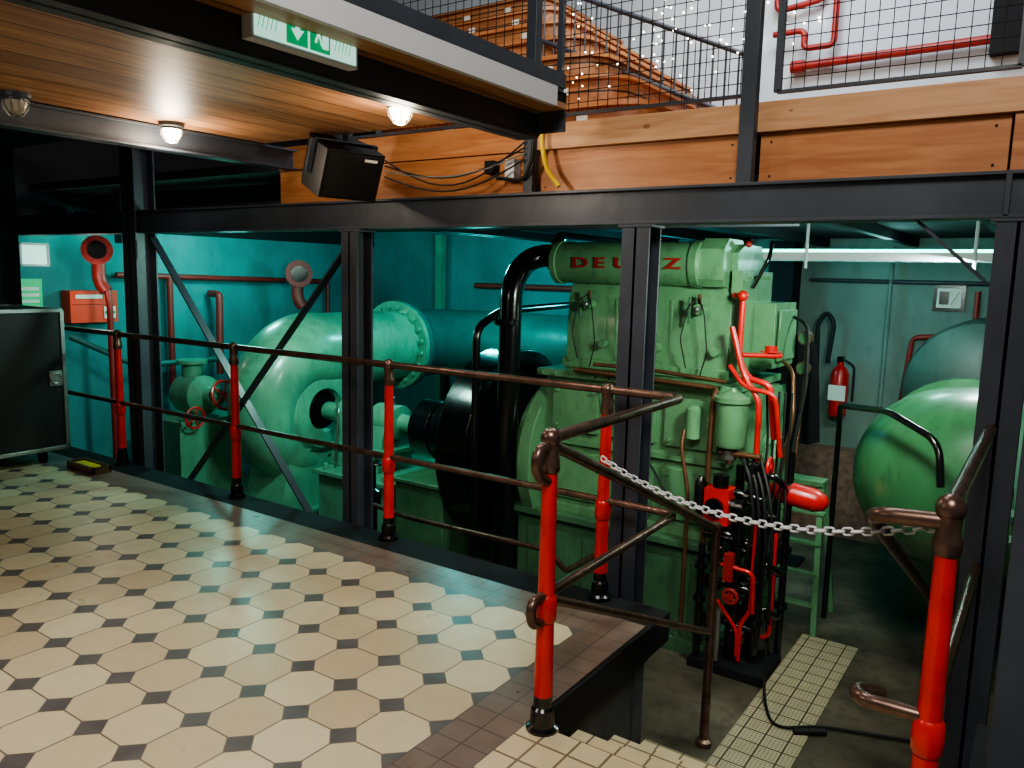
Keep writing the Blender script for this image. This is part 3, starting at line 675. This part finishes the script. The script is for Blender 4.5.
b=B();b.tube([(-1.28,4.7,-.6),(-1.25,4.6,ZF+.02),(-1.1,4.3,ZF+.02),(-.9,4.5,ZF+.02),(-.6,4.6,ZF+.02),(-.3,4.7,ZF+.02)],.009,'rubber',.2,8);b.tube([(-1.0,4.35,ZF+.02),(-.85,4.45,ZF+.025)],.02,'rubber');b.done('power_cable')
# ------------------------------------------------------------ left background
b=B();b.box(-8.19,-8.02,3.98,4.46,1.02,1.34,'aid');b.box(-8.02,-8.015,4.0,4.44,1.2,1.205,'redd')
b.box(-8.015,-8.01,4.31,4.43,1.06,1.18,'signw');b.box(-8.01,-8.005,4.355,4.385,1.07,1.17,'greenp');b.box(-8.01,-8.005,4.32,4.42,1.105,1.135,'greenp');b.box(-8.015,-8.01,4.03,4.3,1.26,1.3,'signw');b.done('first_aid_box',.01)
def valve(x,y,z,r,n):
    b=B();b.flange((x,y,z),(.85,-.5,0),r,.04,'redd',8);b.lathe((x,y,z),(-.85,.5,0),[(0,r*.65),(.25,r*.6)],'redd',24);b.lathe((x+.02,y-.012,z),(.85,-.5,0),[(0,r*.62),(.005,r*.6)],'black',24)
    b.tube([(x-.1,y+.06,z),(x-.1,y+.06,z-.3),(x-.05,y+.1,z-.4)],r*.45,'redd',.08);b.tube([(x-.05,y+.1,z-.35),(x+.0,y+.1,z-.5),(x+.0,y+.1,ZF)],.03,'redd',.1);b.done(n)
valve(-7.7,4.1,1.74,.14,'wall_hydrant_valve');valve(-7.5,6.4,1.55,.16,'wall_hydrant_valve')
b=B();b.tube([(-8.1,4.5,1.5),(-8.1,7.4,1.45)],.03,'redd');b.tube([(-8.1,5.1,1.5),(-8.1,5.1,.2)],.035,'redd');b.tube([(-8.1,7.4,1.45),(-8.1,7.4,.2)],.03,'redd')
b.tube([(-6.3,8.3,1.45),(-4.6,8.3,1.45),(-4.6,8.3,1.0)],.035,'redd',.1);b.tube([(-8.1,5.6,1.3),(-7.85,5.55,1.3),(-7.8,5.5,.4)],.04,'redd',.05)
b.tube([(-7.9,3.9,.9),(-7.6,4.4,.6),(-7.6,5.4,.6)],.03,'tealp',.05);b.done('wall_pipe')
b=B();b.box(-7.5,-6.9,4.4,5.1,ZF,.1,PM);b.lathe((-7.4,4.75,.32),(1,0,0),[(0,.08),(.1,.2),(.4,.2),(.5,.1),(.6,.1)],PM,24);b.lathe((-7.2,4.75,.32),(0,0,1),[(0,.1),(.3,.1),(.31,.15),(.35,.15)],PM,24)
b.wheel((-6.75,4.8,.35),(1,0,.2),.14,'red',.015);b.wheel((-6.8,4.5,.15),(1,0,0),.1,'red',.012);b.done('auxiliary_pump',.01)
b=B();b.box(-8.19,-8.14,3.6,3.85,1.58,1.78,'sign');b.bar((-8.13,3.6,1.58),(-8.13,3.6,1.78),.02,.02,'white');b.bar((-8.13,3.85,1.58),(-8.13,3.85,1.78),.02,.02,'white')
b.bar((-8.13,3.6,1.58),(-8.13,3.85,1.58),.02,.02,'white');b.bar((-8.13,3.6,1.78),(-8.13,3.85,1.78),.02,.02,'white');b.done('window_1')
b=B();b.box(-8.195,-8.18,3.5,3.8,1.05,1.45,'signg');
for k in range(5): b.box(-8.18,-8.178,3.53,3.77,1.1+.06*k,1.13+.06*k,'signw')
b.done('notice_board')
b=B();b.cyl((-8.0,3.75,1.96),(-8.0,4.3,1.96),.02,'teallamp');b.box(-8.1,-7.98,3.72,4.35,1.98,2.02,'white');b.done('fluorescent_lamp')
b=B();b.box(-6.9,-6.8,8.2,8.3,ZF,2.1,'pump');b.bar((-7.9,3.9,2.25),(-6.4,3.9,1.9),.06,.06,'steel')
b.box(-7.2,-7.08,4.0,4.1,1.8,2.27,'steel');b.box(-8.1,-4.6,4.1,4.2,2.0,2.12,'steel');b.done('roof_steelwork')
b=B();X0=.55
b.box(-6.9+X0,-6.5+X0,3.06,3.2,0,.015,'brown')
b.box(-6.9+X0,-6.5+X0,3.06,3.075,0.015,.06,'brown');b.box(-6.9+X0,-6.5+X0,3.185,3.2,0.015,.06,'brown');b.box(-6.9+X0,-6.885+X0,3.06,3.2,0.015,.06,'brown');b.box(-6.515+X0,-6.5+X0,3.06,3.2,0.015,.06,'brown');b.box(-6.85+X0,-6.6+X0,3.09,3.17,.015,.05,'yellow')
b.done('wooden_tray')
# ------------------------------------------------------------ lights
def area(name,loc,to,size,e,col,sy=None):
    l=bpy.data.lights.new(name,'AREA');l.energy=e;l.color=col;l.size=size
    if sy: l.shape='RECTANGLE';l.size_y=sy
    o=bpy.data.objects.new(name,l);o.location=loc;o.rotation_euler=(V(to)-V(loc)).to_track_quat('-Z','Y').to_euler();bpy.context.scene.collection.objects.link(o)
def pt(name,loc,e,col,r=.15):
    l=bpy.data.lights.new(name,'POINT');l.energy=e;l.color=col;l.shadow_soft_size=r
    o=bpy.data.objects.new(name,l);o.location=loc;bpy.context.scene.collection.objects.link(o)
warm=(1,.95,.87)
area('hall_ceiling_light',(.2,-.6,4.8),(-1.6,2.2,0),1.6,205,warm)
area('mezzanine_ceiling_light',(-3.1,0.2,2.3),(-3.3,1.2,0),.8,25,warm)
area('gallery_light',(-1.8,6.2,5.7),(-2.2,6.6,2.5),1.5,140,(.9,.96,1))
area('seating_light',(-2.6,3.3,5.6),(-3.4,6.0,3.0),1.0,90,(1,.96,.9))
area('engine_light',(-.9,4.1,1.75),(-2.4,5.3,.6),.25,37,(.84,1,.86))
area('pit_light',(-.6,6.0,1.75),(-.9,6.4,-.5),.3,26,(.78,1,.93))
pt('teal_floodlight',(-7.2,5.3,1.85),54,(.22,1,.85))
pt('teal_floodlight',(-5.0,6.6,1.75),60,(.08,.95,.94))
pt('teal_floodlight',(-3.2,7.0,1.6),30,(.1,.88,.97))
pt('teal_floodlight',(-1.2,7.0,1.85),14,(.4,.98,.9))
pt('first_aid_fill_light',(-7.5,3.95,1.45),3.5,(1,.9,.8),.08)  # added warm fill to brighten the first aid box, no lamp stands here
area('pump_light',(-4.6,4.3,1.7),(-6.1,5.2,.2),.3,38,(.52,1,.84))
w=bpy.data.worlds.new('world');bpy.context.scene.world=w;w.use_nodes=True
w.node_tree.nodes['Background'].inputs[0].default_value=(.5,.6,.7,1);w.node_tree.nodes['Background'].inputs[1].default_value=.1
# ------------------------------------------------------------ camera
cd=bpy.data.cameras.new('camera');co=bpy.data.objects.new('camera',cd);bpy.context.scene.collection.objects.link(co)
cd.sensor_width=36;cd.lens=791.64/1024*36;cd.clip_start=.05
y,a,r=(math.radians(v) for v in (34.405,7.863,1.379))
F=V((-math.sin(y)*math.cos(a),math.cos(y)*math.cos(a),-math.sin(a)));R0=V((math.cos(y),math.sin(y),0));U0=R0.cross(F)
R2=R0*math.cos(r)+U0*math.sin(r);U2=-R0*math.sin(r)+U0*math.cos(r)
mw=Matrix((R2,U2,-F)).transposed().to_4x4();mw.translation=(0,0,1.6);co.matrix_world=mw
bpy.context.scene.camera=co
sc=bpy.context.scene
sc.view_settings.view_transform='AgX'
try: sc.view_settings.look='AgX - Medium High Contrast'
except Exception: pass
sc.view_settings.exposure=.12
